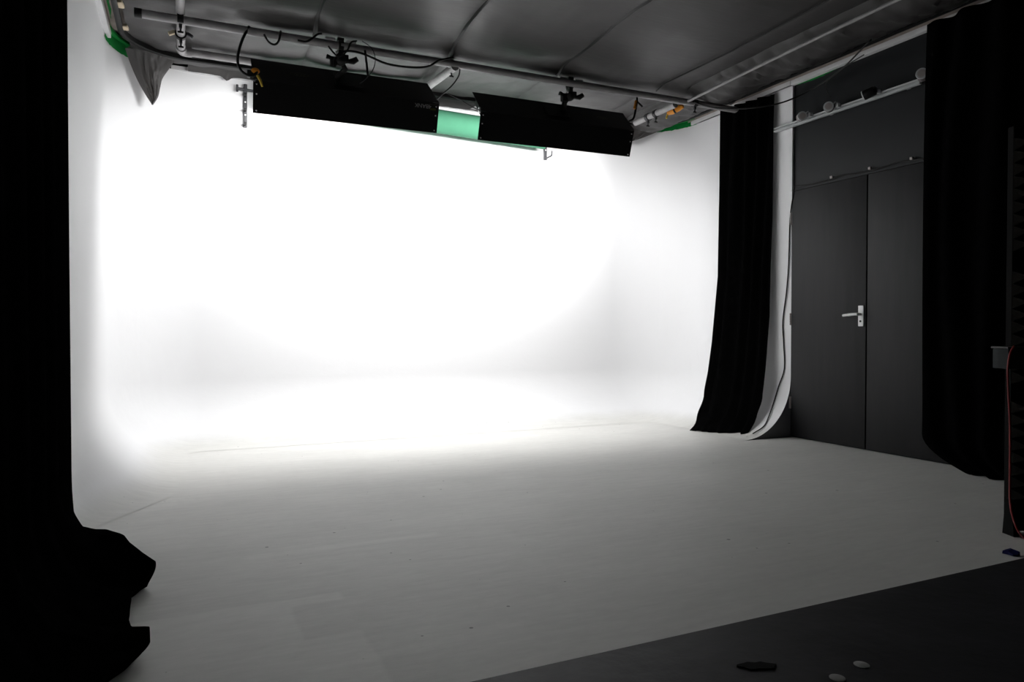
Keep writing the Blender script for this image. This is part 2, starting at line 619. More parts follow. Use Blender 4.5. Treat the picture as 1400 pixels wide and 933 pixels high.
def flap(name, label, left, right, Y, seed, depth=.03, nu=46, nv=40):
    """a crumpled tongue of polythene hanging between two edges that meet at a tip"""
    Lp = spline([atY(p[0], p[1], Y + (p[2] if len(p) > 2 else 0)) for p in left], 12)
    Rp = spline([atY(p[0], p[1], Y + (p[2] if len(p) > 2 else 0)) for p in right], 12)

    def at(Q, t):
        f = t * (len(Q) - 1); i = min(int(f), len(Q) - 2)
        return Q[i].lerp(Q[i + 1], f - i)
    bm = BM()
    rows = []
    for j in range(nv + 1):
        t = j / nv
        a, b = at(Lp, t), at(Rp, t)
        r = []
        for i in range(nu + 1):
            u = i / nu
            q = a.lerp(b, u)
            env = sin(pi * u) ** .6
            rid = 1 - abs(noise.noise(Vector((u * 5 + seed, t * 2.2, seed)))) * 2.4
            q.y += -env * depth * (1 - t * .6) * (1 + .7 * rid) - env * .010 * noise.noise(Vector((u * 16, t * 8, seed)))
            q.z += .008 * noise.noise(Vector((u * 9, t * 9, seed + 4))) * env
            r.append(q)
        rows.append(r)
    grid(bm, rows)
    return tag(center(obj(name, bm, M['polythene'])), label, 'plastic sheet')


flap('polythene_flap', 'crumpled black plastic sagging to a point in the left corner of the white wall',
     [(171, 66, -.17), (177, 84, -.10), (187, 108, -.05), (198, 128, -.02), (205, 139, -.01), (208, 144)],
     [(238, 84, 0), (230, 96, 0), (222, 108), (219, 120), (216, 133), (209, 144)], 5.92, 1.0, .035)
flap('polythene_flap', 'wrinkled plastic flap behind the right end of the right softlight',
     [(838, 160), (838, 172), (840, 182), (846, 190), (852, 194)],
     [(925, 160, -.05), (912, 172, -.03), (897, 181), (880, 188), (862, 194)], 5.90, 5.0, .025)


# ------------------------------------------------------------ doors
DY0, DYS, DY1, DH = 4.375, 3.655, 2.95, 2.045
bm = BM(); box(bm, (XW - .012, (DY0 + DYS) / 2, DH / 2 + .004), (.036, DY0 - DYS - .008, DH - .012), bevel=.003)
d1 = obj('door_1', bm, M['door'], kind='structure')
bm = BM(); box(bm, (XW - .010, (DYS + DY1) / 2, DH / 2 + .004), (.036, DYS - DY1 - .010, DH - .012), bevel=.003)
d2 = obj('door_2', bm, M['door'], kind='structure')
for hz in (1.82, .985, .29):
    bm = BM()
    for k in range(5):
        tube(bm, [(XW - .034, DY0 + .001, hz - .05 + k * .02), (XW - .034, DY0 + .001, hz - .05 + k * .02 + .0185)], .0065, 10)
    box(bm, (XW - .0305, DY0 - .006, hz), (.002, .008, .1))
    obj('hinge', bm, M['spot_face'], d1, label='pale metal hinge')
hy, hz = 3.695, 1.0
bm = BM(); box(bm, (XW - .035, hy, hz), (.010, .046, .155), bevel=.004)
hp = obj('handle_plate', bm, M['white_metal'], d1, label='bright metal door handle plate')
bm = BM()
tube(bm, [(XW - .036, hy, hz + .012), (XW - .078, hy, hz + .012)], .010, 14)
tube(bm, spline([(XW - .078, hy - .006, hz + .012), (XW - .082, hy + .03, hz + .012), (XW - .080, hy + .075, hz + .009), (XW - .076, hy + .125, hz + .005)], 5),
     [.011] * 6 + [.0115] * 5 + [.010] * 5, 14)
obj('handle', bm, M['white_metal'], d1, label='bright metal lever handle')
bm = BM(); tube(bm, [(XW - .041, hy, hz - .04), (XW - .044, hy, hz - .04)], .008, 14)
obj('keyhole', bm, M['black_plastic'], d1)
# head batten above the doors
bm = BM(); box(bm, (XW - .006, 3.66, DH + .012), (.014, 1.43, .014))
obj('trim_13', bm, M['black_wall'], kind='structure', smooth=False)

# cable with clips over the doors, running on down the white cove
bm = BM()
P = []
for k in range(40):
    y = 2.96 + (DY0 - .04 - 2.96) * k / 39
    t = ((y - 2.96) * 2.15) % 1
    P.append(Vector((XW - .02, y, DH + .045 - .02 * 4 * t * (1 - t))))
P.reverse()
P2 = [atX(1085, 262, XW - .03)]
# white cove surface follows the wall; the cable hangs just in front
for px, py in ((1081, 300), (1079, 360), (1076, 400), (1071, 440), (1072, 470), (1073, 505), (1065, 530), (1058, 553), (1050, 575), (1044, 585), (1030, 594)):
    # find the point on the cove surface under this pixel
    d = ray(px, py)
    best = None
    for q in range(4000):
        s = 4.0 + q * .001
        p = CP + d * s
        if p.z < 0 or p.x > XR: best = p; break
        if p.z < RC:
            cxx, czz = XR - RC, RC
            if p.x > cxx and (p.x - cxx) ** 2 + (p.z - czz) ** 2 > RC * RC: best = p; break
    P2.append(best + Vector((-.008, -.002, .006)))
tube(bm, spline([P[0] + Vector((-.014, .006, -.012))] + P2[1:], 5), .005, 8)
cab = tag(obj('cable', bm, M['black_plastic']), 'thin black cable snaking down the white cove beside the door', 'cable')
bm = BM(); tube(bm, P, .0045, 6)
c2 = tag(obj('cable', bm, M['black_plastic']), 'thin black cable swagged above the black double door', 'cable')
for yy in (3.98, 3.64, 3.31):
    bm = BM(); box(bm, (XW - .022, yy, DH + .042), (.02, .022, .02), bevel=.004)
    obj('clip', bm, M['spot_face'], c2)
center  # things below keep their own origins

# ------------------------------------------------------------ pipe frame
def pipe(label, a, b, r=.027, sag=0, caps=(0, 0), name='ceiling_pipe'):
    a, b = Vector(a), Vector(b)
    t = thing(name, label, 'pipe', a)
    bm = BM()
    n = 14
    pts = [(b - a) * (k / n) + Vector((0, 0, -sag * 4 * (k / n) * (1 - k / n))) for k in range(n + 1)]
    tube(bm, pts, r, 18)
    obj('pipe', bm, M['pipe'], t)
    d = (b - a).normalized()
    for e, (p, s) in zip(caps, ((Vector((0, 0, 0)), -1), (b - a, 1))):
        if e:
            bm = BM(); tube(bm, [p - d * s * .03, p + d * s * .012], r * 1.12, 18)
            obj('end_cap', bm, M['pipe_tape'], t)
    return t


ZP = 2.85
PY = 4.945
pipe('long pale pipe across the ceiling carrying both softlights', (-.27, PY, ZP), (4.50, PY - .05, ZP + .0), caps=(1, 1))
pa = pipe('short pale pipe running from the left front towards the elbow', (-.025, 2.2, ZP + .056), (-.025, 5.60, ZP + .045))
pb = pipe('pale pipe parallel to the back wall behind the left softlight', (-.01, 5.62, ZP + .045), (1.80, 5.62, ZP + .045))
bm = BM()
el = [Vector((-.025, 5.54, ZP + .045)), Vector((-.025, 5.575, ZP + .045)), Vector((-.018, 5.605, ZP + .045)), Vector((.004, 5.62, ZP + .045)), Vector((.045, 5.62, ZP + .045))]
tube(bm, spline(el, 5), .034, 18)
o = center(obj('pipe_elbow', bm, M['pipe'])); tag(o, 'pale elbow fitting at the corner of the pipes, front of the left corner', 'pipe fitting')
pipe('short pale pipe with a tee behind the gap between the softlights', (1.80, 4.91, ZP - .02), (1.80, 5.58, ZP + .035), r=.03)
pipe('pale pipe behind the right end of the right softlight', (3.86, 5.0, ZP - .0), (3.86, 5.60, ZP + .0))
pipe('slim pale pipe running along the ceiling towards the dark right side', (3.90, 4.9, ZP - .0), (3.84, 1.2, ZP - .0), r=.012, sag=-.02)
bm = BM()
ys = [4.93 - (4.93 + .5) * k / 60 for k in range(61)]
tube(bm, [(3.615 + .02 * sin(y * 2), y, min(ceil_z(3.615, y), 2.95) - .012) for y in ys], .006, 8)
tag(center(obj('cable', bm, M['black_plastic'])), 'black cord pinned along the ceiling, left of the slim pale pipe', 'cable')


def pipe_clamp(p, label, ax='x', s=1.0, m='black_plastic'):
    t = thing('pipe_clamp', label, 'clamp', p)
    bm = BM()
    d = Vector((1, 0, 0)) if ax == 'x' else Vector((0, 1, 0))
    tube(bm, [-d * .018 * s, d * .018 * s], .037 * s, 18)
    obj('collar', bm, M[m], t)
    bm = BM()
    box(bm, (0, 0, -.047 * s), (.02 * s, .02 * s, .03 * s), bevel=.003)
    tube(bm, [(0, 0, -.05 * s), (0, 0, -.08 * s)], .006 * s, 8)
    obj('bolt', bm, M['zinc'], t)
    bm = BM()
    box(bm, (0, 0, -.085 * s), (.034 * s, .010 * s, .012 * s), bevel=.003)
    obj('wing_nut', bm, M['black_plastic'], t)
    return t


pipe_clamp((-.025, PY, ZP + .01), 'small black clamp where the left pipes cross', 'x')
t = pipe_clamp((-.025, 5.3, ZP + .045), 'dark band clamp on the left pipe near the elbow', 'y')
for s in (-1, 1):
    bm = BM(); box(bm, (s * .055, 0, .0), (.045, .03, .022), rot=Matrix.Rotation(s * .5, 3, 'Y'), bevel=.004)
    obj('wing', bm, M['cream'] if s < 0 else M['zinc'], t)
pipe_clamp((1.80, 4.99, ZP + .018), 'dark clamp on the tee pipe between the softlights', 'y')
pipe_clamp((3.99, PY - .045, ZP), 'small grey clamp near the right end of the long pipe', 'x', .9, 'zinc')
pipe_clamp((3.86, 5.40, ZP), 'grey clamp on the pipe behind the right softlight', 'y', .95, 'zinc')
pipe_clamp((3.86, 5.28, ZP), 'dark clamp beside the yellow strapped cable', 'y', .9)

# curtain rail round the white wall
bm = BM()
zt = 2.925
xa, xb, yb, rr = -.395, 4.385, 5.84, .42
P = [(xa, -1.6 + (yb - rr + 1.6) * k / 20, zt) for k in range(21)]
P += [(xa + rr - rr * cos(a), yb - rr + rr * sin(a), zt) for a in [pi / 2 * k / 14 for k in range(1, 15)]]
P += [(xa + rr + (xb - xa - 2 * rr) * k / 20, yb, zt) for k in range(1, 21)]
P += [(xb - rr + rr * sin(a), yb - rr + rr * cos(a), zt) for a in [pi / 2 * k / 14 for k in range(1, 15)]]
P += [(xb, yb - rr - (yb - rr + 1.6) * k / 20, zt) for k in range(1, 21)]
PV = [Vector(p) for p in P]
L = []
for i, p in enumerate(PV):
    d = (PV[min(i + 1, len(PV) - 1)] - PV[max(0, i - 1)]).normalized()
    n = Vector((d.y, -d.x, 0))
    L.append([p + n * a + Vector((0, 0, b)) for a, b in ((-.017, .018), (-.017, -.014), (-.006, -.020), (.006, -.020), (.017, -.014), (.017, .018), (-.017, .018))])
grid(bm, L)
bmesh.ops.recalc_face_normals(bm, faces=bm.faces[:])
rail = tag(obj('curtain_rail', bm, M['fixture']), 'black curtain rail curving round the top of the white walls', 'curtain rail')

# little bits of pale board showing above the rail at the left
for q, (px, py, l) in enumerate(((170, 37, .07), (163, 5, .09))):
    p = atZ(px, py, 2.93)
    bm = BM(); box(bm, (0, 0, 0), (.045, l, .022), rot=Matrix.Rotation(-.12, 3, 'Z'), bevel=.006)
    o = obj('wood_block', bm, M['cream']); o.location = p
    tag(o, ('pale wood block between curtain rail and ceiling, nearer the left corner', 'pale wood block between curtain rail and ceiling, at the top edge of the photo')[q], 'block')


# ------------------------------------------------------------ softlights
def softlight(label, x0, x1, tilt, cut, logo_x, mark):
    W = x1 - x0
    cx = (x0 + x1) / 2
    t = thing('softlight_fixture', label, 'studio light', (cx, 4.98, 2.56), (0, tilt, 0), 'softlights hanging from the ceiling pipe')
    h = W / 2
    K = Vector((0, 0, 0)); T = Vector((0, .17, .19))
    n = Vector((0, .745, -.667)); u = T.normalized(); Lb = T.length
    # body: shallow trough, open toward the wall
    prof = [(K - n * 0), K + n * .09, K + n * .09 + u * .008, K + n * .012 + u * .03, K + n * .012 + u * (Lb - .03), T + n * .09 - u * .008, T + n * .09, T]
    bm = BM()
    prism(bm, [(p.y, p.z) for p in prof], 'x', -h + .055, h - .055)
    box(bm, ((K + T) / 2 + n * .045) + Vector((-h + .053, 0, 0)), (.012, .088, Lb), rot=Matrix.Rotation(-.73, 3, 'X') if False else Matrix(((1, 0, 0), (0, n.y, u.y), (0, n.z, u.z))))
    box(bm, ((K + T) / 2 + n * .045) + Vector((h - .053, 0, 0)), (.012, .088, Lb), rot=Matrix(((1, 0, 0), (0, n.y, u.y), (0, n.z, u.z))))
    body = obj('body', bm, M['fixture'], t, smooth=False)
    # back cover panel with cut corner, the slanting face seen from the room
    ex = .035 if cut else 0
    bm = BM()
    o_ = -n * .006
    a = [Vector((-h, 0, 0)) + o_, Vector((h, 0, 0)) + o_, Vector((h - ex, 0, 0)) + T + o_, Vector((-h + .0, 0, 0)) + T + o_]
    b = [q + n * .004 for q in a]
    va = [bm.verts.new(q) for q in a]; vb = [bm.verts.new(q) for q in b]
    bm.faces.new(va); bm.faces.new(vb[::-1])
    for i in range(4): bm.faces.new((va[i], vb[i], vb[(i + 1) % 4], va[(i + 1) % 4]))
    bmesh.ops.recalc_face_normals(bm, faces=bm.faces[:])
    obj('back_panel', bm, M['fixture'], t, smooth=False)
    # mounting plate
    bm = BM()
    box(bm, (T * .5) - n * .014, (.20, .008, .15), rot=Matrix(((1, 0, 0), (0, n.y, u.y), (0, n.z, u.z))), bevel=.002)
    obj('mounting_plate', bm, M['black_plastic'], t, smooth=False)
    # lower barn door, hanging almost straight down
    E = Vector((0, .07, -.20))
    dn = E.normalized(); fn = Vector((0, -dn.z, dn.y)); fn = fn if fn.y < 0 else -fn
    bm = BM()
    box(bm, E * .5 + fn * .003, (W, .003, E.length), rot=Matrix(((1, 0, 0), (0, fn.y, -dn.y), (0, fn.z, -dn.z))))
    box(bm, E * .06 + fn * .005, (W * .995, .008, .022), rot=Matrix(((1, 0, 0), (0, fn.y, -dn.y), (0, fn.z, -dn.z))))
    bd = obj('barn_door', bm, M['fixture'], t, smooth=False)
    for s in (-1, 1):
        for q in (.12, .42, .92):
            bm = BM()
            p = E * q + fn * .0055 + Vector((s * (h - .022), 0, 0))
            tube(bm, [p, p + fn * .003], .0052, 10)
            obj('rivet', bm, M['white_metal'], bd)
    # upper barn door, opening out over the wall side
    p0 = T + n * .09
    bm = BM()
    U2 = Vector((0, .19, .015))
    box(bm, p0 + U2 * .5, (W - .16, U2.length, .003), rot=Matrix.Rotation(.08, 3, 'X'))
    obj('barn_door', bm, M['fixture'], t, smooth=False)
    # tubes
    for k in range(4):
        c = K + n * .065 + u * (.035 + (Lb - .07) * k / 3)
        bm = BM(); tube(bm, [c + Vector((-h + .065, 0, 0)), c + Vector((h - .065, 0, 0))], .016, 14)
        obj('fluorescent_tube', bm, M['tube'], t, label='lit white fluorescent tube')
    ld = bpy.data.lights.new('lamp', 'AREA'); ld.shape = 'RECTANGLE'
    ld.size = W - .15; ld.size_y = Lb - .02; ld.energy = LAMP_W; ld.spread = R_(LAMP_SPREAD); ld.color = (1, .995, .985)
    lo = bpy.data.objects.new('lamp', ld); C.objects.link(lo); lo.parent = t
    lo.matrix_local = Matrix.Translation((K + T) / 2 + n * .085) @ Matrix(((1, 0, 0), (0, u.y, -n.y), (0, u.z, -n.z))).to_4x4()
    # hanging bracket: rod from the pipe clamp, knuckle, knobs
    rt = Matrix.Rotation(-tilt, 4, 'Y')

    def L_(x, y, z):
        return rt @ (Vector((x, y, z)) - Vector((cx, 4.98, 2.56)))
    mx = cx + mark
    mp = (T * .5) - n * .02
    k0 = L_(mx, 4.95, 2.76)
    bm = BM()
    tube(bm, [L_(mx - .018, PY, ZP), L_(mx + .018, PY, ZP)], .040, 18)
    box(bm, L_(mx, PY, ZP - .045), (.032, .045, .035), bevel=.004)
    box(bm, L_(mx + .0, PY, ZP + .045), (.045, .05, .02), bevel=.004)
    obj('hook_clamp', bm, M['black_plastic'], t)
    bm = BM(); tube(bm, [L_(mx, PY, ZP - .05), k0 + Vector((0, 0, .0))], .008, 10)
    for sx in (-.075, .065):
        sb = BM(); box(sb, L_(mx + sx, PY - .036, ZP + .030), (.07, .004, .018), bevel=.001)
        obj('tag', sb, M['trim_white'], t, label='pale tag on the pipe clamp')
    obj('spigot', bm, M['zinc'], t)
    bm = BM()
    bmesh.ops.create_uvsphere(bm, u_segments=16, v_segments=10, radius=.040, matrix=Matrix.Translation(k0))
    box(bm, k0 + Vector((-.045, .01, -.015)), (.045, .05, .06), bevel=.008)
    box(bm, k0 + Vector((.035, .0, .012)), (.04, .045, .05), bevel=.008)
    tube(bm, [k0 + Vector((-.045, 0, 0)), k0 + Vector((.045, 0, 0))], .018, 14)
    tube(bm, [k0, (k0 + mp) / 2 + Vector((0, -.02, 0)), mp + Vector((mx - cx, 0, 0))], [.016, .02, .024], 12)
    obj('knuckle', bm, M['black_plastic'], t)
    bm = BM()
    tube(bm, [k0 + Vector((.045, 0, -.004)), k0 + Vector((.085, -.005, .0)), k0 + Vector((.115, -.012, .020))], [.012, .022, .018], 12)
    obj('knob', bm, M['black_plastic'], t)
    bm = BM()
    tube(bm, [k0 + Vector((-.045, 0, 0)), k0 + Vector((-.075, -.005, .006)), k0 + Vector((-.095, -.006, .010))], [.008, .014, .016], 12)
    obj('knob', bm, M['black_plastic'], t)
    bm = BM(); tube(bm, [L_(mx - .03, PY, ZP - .04), L_(mx - .03, PY - .02, ZP - .075)], [.008, .006], 8)
    obj('clamp_bolt', bm, M['white_metal'], t)
    return t, T, n, u, E, fn, h


def flat_text(txt, size, p, xdir, ydir, m, parent, name='lettering'):
    cu = bpy.data.curves.new('t', 'FONT'); cu.body = txt; cu.size = size; cu.extrude = .0004
    cu.align_x = 'CENTER'; cu.align_y = 'CENTER'
    to = bpy.data.objects.new('t', cu); C.objects.link(to)
    dg = bpy.context.evaluated_depsgraph_get()
    me = bpy.data.meshes.new_from_object(to.evaluated_get(dg))
    bpy.data.objects.remove(to)
    me.name = name
    me.materials.clear(); me.materials.append(m)
    zd = xdir.cross(ydir)
    me.transform(Matrix.Translation(p) @ Matrix((xdir, ydir, zd)).transposed().to_4x4())
    o = bpy.data.objects.new(name, me); C.objects.link(o); o.parent = parent
    return o


def oval_logo(p, u, xd, m, parent, s=1.0):
    bm = BM()
    for r0, wd in ((1.0, .09),):
        a = [bm.verts.new(p + xd * (.055 * s * cos(q)) + u * (.019 * s * sin(q))) for q in [2 * pi * k / 32 for k in range(32)]]
        b = [bm.verts.new(p + xd * (.050 * s * cos(q)) + u * (.015 * s * sin(q))) for q in [2 * pi * k / 32 for k in range(32)]]
        for k in range(32): bm.faces.new((a[k], a[(k + 1) % 32], b[(k + 1) % 32], b[k]))
    return obj('logo_ring', bm, m, parent, smooth=False)


tl, T, n, u, E, fn, h = softlight('black softlight with barn doors on the left, nearer the grey bracket', .407, 1.70, R_(-.6), True, 0, -.08)
X_ = Vector((1, 0, 0))
# upside-down lettering on the barn door and back panel
flat_text('4BANK', .040, E * .14 + fn * .012 + Vector((h - .125, 0, 0)), -X_, E.normalized(), M['print'], tl)
flat_text('KINO FLO', .016, E * .06 + fn * .012 + Vector((h - .045, 0, 0)), -X_, E.normalized(), M['print_dim'], tl)
bm = BM(); box(bm, E * .22 + fn * .0115 + Vector((h - .048, 0, 0)), (.045, .002, .014), rot=Matrix(((1, 0, 0), (0, fn.y, -E.normalized().y), (0, fn.z, -E.normalized().z))))
obj('sticker', bm, M['print_green'], tl, label='faded olive sticker', smooth=False)
for sd in (-1,):
    q = T * .5 - n * .0075 + Vector((-h + .31, 0, 0))
    oval_logo(q, u, X_, M['print_dim'], tl, 1.2)
    flat_text('KINO', .030, q, -X_, -u, M['print_dim'], tl)
tr, T, n, u, E, fn, h = softlight('black softlight with barn doors on the right, beside the green backdrop roll', 2.03, 3.418, R_(-.5), False, 0, .06)
q = T * .5 - n * .0075 + Vector((h - .26, 0, 0))
oval_logo(q, u, X_, M['print_dim'], tr, 1.0)
flat_text('KINO', .026, q, -X_, -u, M['print_dim'], tr)
# flat arms tying the fixtures back
bm = BM(); box(bm, Vector((-h - .004, .015, .012)), (.014, .02, .04), bevel=.004)
obj('corner_latch', bm, M['white_metal'], tr)


# ------------------------------------------------------------ green backdrop roll on two wall brackets
bm = BM()
ra, rb = Vector((.53, YB - .15, 2.785)), Vector((3.10, YB - .15, 2.722))
N = 40
pts = [ra.lerp(rb, k / N) for k in range(N + 1)]
seg = 48
rings = []
for i, p in enumerate(pts):
    rings.append([bm.verts.new(p + Vector((0, cos(2 * pi * k / seg), sin(2 * pi * k / seg))) * (.103 + .002 * noise.noise(Vector((i * .3, k * .2, 0))))) for k in range(seg)])
for i in range(N):
    for k in range(seg):
        bm.faces.new((rings[i][k], rings[i][(k + 1) % seg], rings[i + 1][(k + 1) % seg], rings[i + 1][k]))
for rg, sgn in ((rings[0], 1), (rings[-1], -1)):
    c = sum((v.co for v in rg), Vector()) / seg
    prev = rg
    for rad in (.75, .5, .3):
        nr = [bm.verts.new(c + (v.co - c) * rad + Vector((sgn * .004 * (1 if rad == .5 else 0), 0, 0))) for v in rg]
        for k in range(seg): bm.faces.new((prev[k], prev[(k + 1) % seg], nr[(k + 1) % seg], nr[k]))
        prev = nr
    bm.faces.new(prev)
bmesh.ops.recalc_face_normals(bm, faces=bm.faces[:])
o = obj('backdrop_roll', bm, M['green_roll'])
tag(center(o), 'long green chroma key backdrop rolled up along the back wall head', 'backdrop roll')


def wall_bracket(label, x, ztop, zbot, hook):
    t = thing('backdrop_bracket', label, 'bracket', (x, YB, zbot), group='grey brackets on the white back wall')
    H = ztop - zbot
    bm = BM()
    box(bm, (0, -.012, H / 2), (.030, .022, H), bevel=.003)
    obj('upright', bm, M['zinc'], t)
    for q in (.30, .62):
        bm = BM(); tube(bm, [(0, -.023, H * q), (0, -.027, H * q)], .006, 10)
        obj('screw', bm, M['white_metal'], t)
    if hook:
        bm = BM()
        for zz in (.012,):
            tube(bm, [(0, -.02, zz), (.0, -.14, zz + .0), (0, -.15, zz + .01), (0, -.152, zz + .045)], .008, 10)
        obj('hook', bm, M['zinc'], t)
    else:
        for zz in (.01, .12, .24):
            bm = BM(); box(bm, (-.004, -.045, zz + .01), (.018, .06, .018), bevel=.003)
            obj('hook', bm, M['black_plastic'], t)
        bm = BM()
        tube(bm, [(-.06, -.05, H - .03), (.06, -.05, H - .035)], .011, 10)
        tube(bm, [(-.062, -.05, H - .055), (-.062, -.05, H)], .009, 8)
        tube(bm, [(0, -.05, H - .045), (0, -.05, H + .01)], .014, 10)
        box(bm, (0, -.03, H - .035), (.03, .05, .03), bevel=.004)
        obj('cross_arm', bm, M['zinc'], t)
    return t


wall_bracket('grey metal backdrop bracket left of the left softlight', .44, 2.865, 2.54, False)
wall_bracket('grey hooked backdrop bracket below the right softlight', 3.18, 2.86, 2.55, True)
# hook arm swung to the right


# ------------------------------------------------------------ cables round the lights
def cable(label, pts, r=.006, y=4.93, m='black_plastic', n=6):
    bm = BM()
    P = [atY(p[0], p[1], p[2] if len(p) > 2 else y) for p in pts]
    tube(bm, spline(P, n), r, 8)
    return tag(center(obj('cable', bm, M[m])), label, 'cable')


cable('black cable looping down from the pipe to the left end of the left softlight',
      [(341, 36), (331, 55), (325, 78), (327, 92), (335, 101), (345, 104), (352, 98)], .009, 4.92)
cable('small black cable loop under the pipe, left of the mount', [(361, 47), (367, 57), (375, 61), (381, 56), (384, 42)], .007, 4.90)
cable('short black cable sagging along the pipe before the left mount', [(407, 55), (418, 57), (426, 53), (434, 47), (440, 46)], .007, 4.90)
cable('black cable crossing in front of the left mount', [(449, 63), (455, 71), (462, 77), (470, 74), (476, 67), (480, 58), (488, 56)], .006, 4.88)
cable('long black cable sagging from the left mount to the tee pipe', [(458, 92), (457, 82), (466, 72), (480, 70), (500, 75), (528, 87), (560, 92), (585, 91), (600, 83), (618, 79)], .008, 4.88)
cable('thin safety cable looping from the pipe to the left softlight', [(495, 56), (508, 66), (513, 80), (510, 95), (498, 110), (492, 114)], .003, 4.90, 'zinc')
cable('short straight black strap below the pipe', [(499, 69), (501, 85), (503, 104)], .008, 4.9)
cable('grey cable dropping from the tee to the left softlight', [(629, 92), (627, 104), (618, 117), (606, 128), (597, 136)], .005, 4.98, 'zinc')
cable('thin grey cord crossing to the right softlight', [(612, 128), (628, 136), (645, 146), (656, 151)], .004, 4.98, 'zinc')
cable('black cable with an orange sleeve at the right end of the right softlight', [(870, 127), (871, 138), (869, 150), (866, 162), (860, 166)], .009, 4.92)
cable('short black cable tail beside the orange sleeve', [(871, 139), (875, 143), (878, 146)], .008, 4.92)
cable('black cable swagging from the ceiling across the top of the right curtain',
      [(944, 138, 4.9), (965, 145, 4.75), (990, 148.5, 4.6), (1030, 147.5, 4.4), (1070, 140, 4.25), (1110, 122, 4.1), (1150, 95, 3.75), (1183, 62, 3.4), (1192, 54, 3.35)], .006)
cable('thin black lead hanging from the ceiling to the second track spotlight',
      [(1181, 75, 3.45), (1160, 88, 3.7), (1140, 102, 3.85), (1129, 115, 3.98), (1132, 127, 4.0), (1137, 136, 4.03), (1136, 145, 4.05)], .004)
bm = BM(); tube(bm, [atY(869.5, 138, 4.915), atY(867.5, 149, 4.915)], .011, 10)
tag(center(obj('cable_sleeve', bm, M['orange'])), 'orange sleeve on the cable above the right end of the right softlight', 'cable sleeve')


# orange spring clamps
def spring_clamp(label, p, rz, s=1.0, ang=.6):
    t = thing('spring_clamp', label, 'clamp', p, (0, ang, rz))
    for sg in (-1, 1):
        bm = BM()
        tube(bm, [(-.055 * s, 0, sg * .022 * s), (0, 0, sg * .008 * s), (.05 * s, 0, sg * .012 * s)], [.008 * s, .010 * s, .006 * s], 10)
        obj('jaw', bm, M['black_plastic'], t)
        bm = BM()
        tube(bm, [(-.085 * s, 0, sg * .034 * s), (-.04 * s, 0, sg * .018 * s)], [.012 * s, .013 * s], 12)
        obj('grip', bm, M['orange'], t)
    bm = BM(); tube(bm, [(0, -.014 * s, 0), (0, .014 * s, 0)], .012 * s, 12)
    obj('pivot', bm, M['zinc'], t)
    return t


t = thing('spring_clamp', 'orange handled spring clamp at the left end of the left softlight', 'clamp', atY(349, 97, 4.93))
bm = BM(); bmesh.ops.create_uvsphere(bm, u_segments=16, v_segments=10, radius=1, matrix=Matrix.Diagonal((.028, .02, .02, 1)))
obj('grip', bm, M['orange'], t)
bm = BM(); tube(bm, [(.012, -.01, -.03), (.03, -.012, -.06), (.042, -.012, -.10)], [.009, .009, .006], 10)
obj('grip', bm, M['yellow'], t)
bm = BM(); box(bm, (-.03, .01, -.02), (.04, .03, .045), bevel=.006); tube(bm, [(-.03, .01, -.05), (.0, .0, -.06)], .01, 10)
obj('jaw', bm, M['zinc'], t)
# yellow coiled cable strapped to the right pipe
t = thing('coiled_strap', 'yellow strap with black band wrapped beneath the right ceiling pipe', 'strap', (3.93, 5.14, ZP - .03))
A, B_ = atY(913, 155, 5.15) - Vector(t.location), atY(934, 145, 5.02) - Vector(t.location)
bm = BM(); tube(bm, [A, A.lerp(B_, .3), A.lerp(B_, .7), B_], [.018, .03, .028, .018], 14)
obj('coil', bm, M['orange'], t)
bm = BM(); tube(bm, [A.lerp(B_, .42), A.lerp(B_, .52)], .031, 14)
obj('band', bm, M['black_plastic'], t)
C_ = atY(911, 162, 5.15) - Vector(t.location)
bm = BM(); tube(bm, [A, C_], .008, 8)
obj('tail', bm, M['yellow'], t)


# ------------------------------------------------------------ spotlight track on the right wall
RX, RZ = XW - .05, 2.590
t = thing('track_rail', 'long white spotlight track fixed high along the black side wall', 'spotlight track', (RX, 3.95, RZ))
bm = BM()
box(bm, (.014, -.065, 0), (.005, 1.31, .036))
for zz in (-.0155, .0155):
    box(bm, (0, -.065, zz), (.030, 1.31, .005))
    box(bm, (-.014, -.065, zz * .72), (.003, 1.31, .011))
obj('rail', bm, M['rail'], t, smooth=False)
for yy in (-.6, .05, .52):
    bm = BM(); box(bm, (.034, yy, 0), (.036, .03, .022), bevel=.003)
    obj('wall_mount', bm, M['rail'], t)


def wallspot(label, y, aim, dark):
    t = thing('track_spotlight', label, 'spotlight', (RX - .03, y, RZ + .01), group='spotlights on the white track')
    d = Vector(aim).normalized()
    c = Vector((-.035, .0, .006))
    bm = BM()
    tube(bm, [c - d * .055, c - d * .045, c + d * .028, c + d * .034], [.026, .034, .035, .033], 24)
    obj('can', bm, M['black_plastic'] if dark else M['spot'], t)
    bm = BM()
    tube(bm, [c + d * .030, c + d * .037], [.037, .035], 24)
    obj('rim', bm, M['rail'], t)
    bm = BM(); tube(bm, [c + d * .036, c + d * .039], .025, 24)
    obj('lens', bm, M['spot_face'], t)
    bm = BM(); box(bm, (.0, -.055, .008), (.035, .026, .03), bevel=.005); tube(bm, [(-.01, -.055, .02), (-.02, -.05, .035), c], .006, 8)
    obj('bracket', bm, M['rail'], t)
    return t


wallspot('first track spotlight, next to the white strip', 4.195, (-.55, -.75, -.15), False)
wallspot('second track spotlight, with the thin lead above it', 3.93, (-.75, -.55, -.1), False)
wallspot('third track spotlight, black can turned away along the track', 3.586, (-.35, .9, -.28), True)
wallspot('last track spotlight, at the end beside the near curtain', 3.173, (-.8, -.45, .0), False)


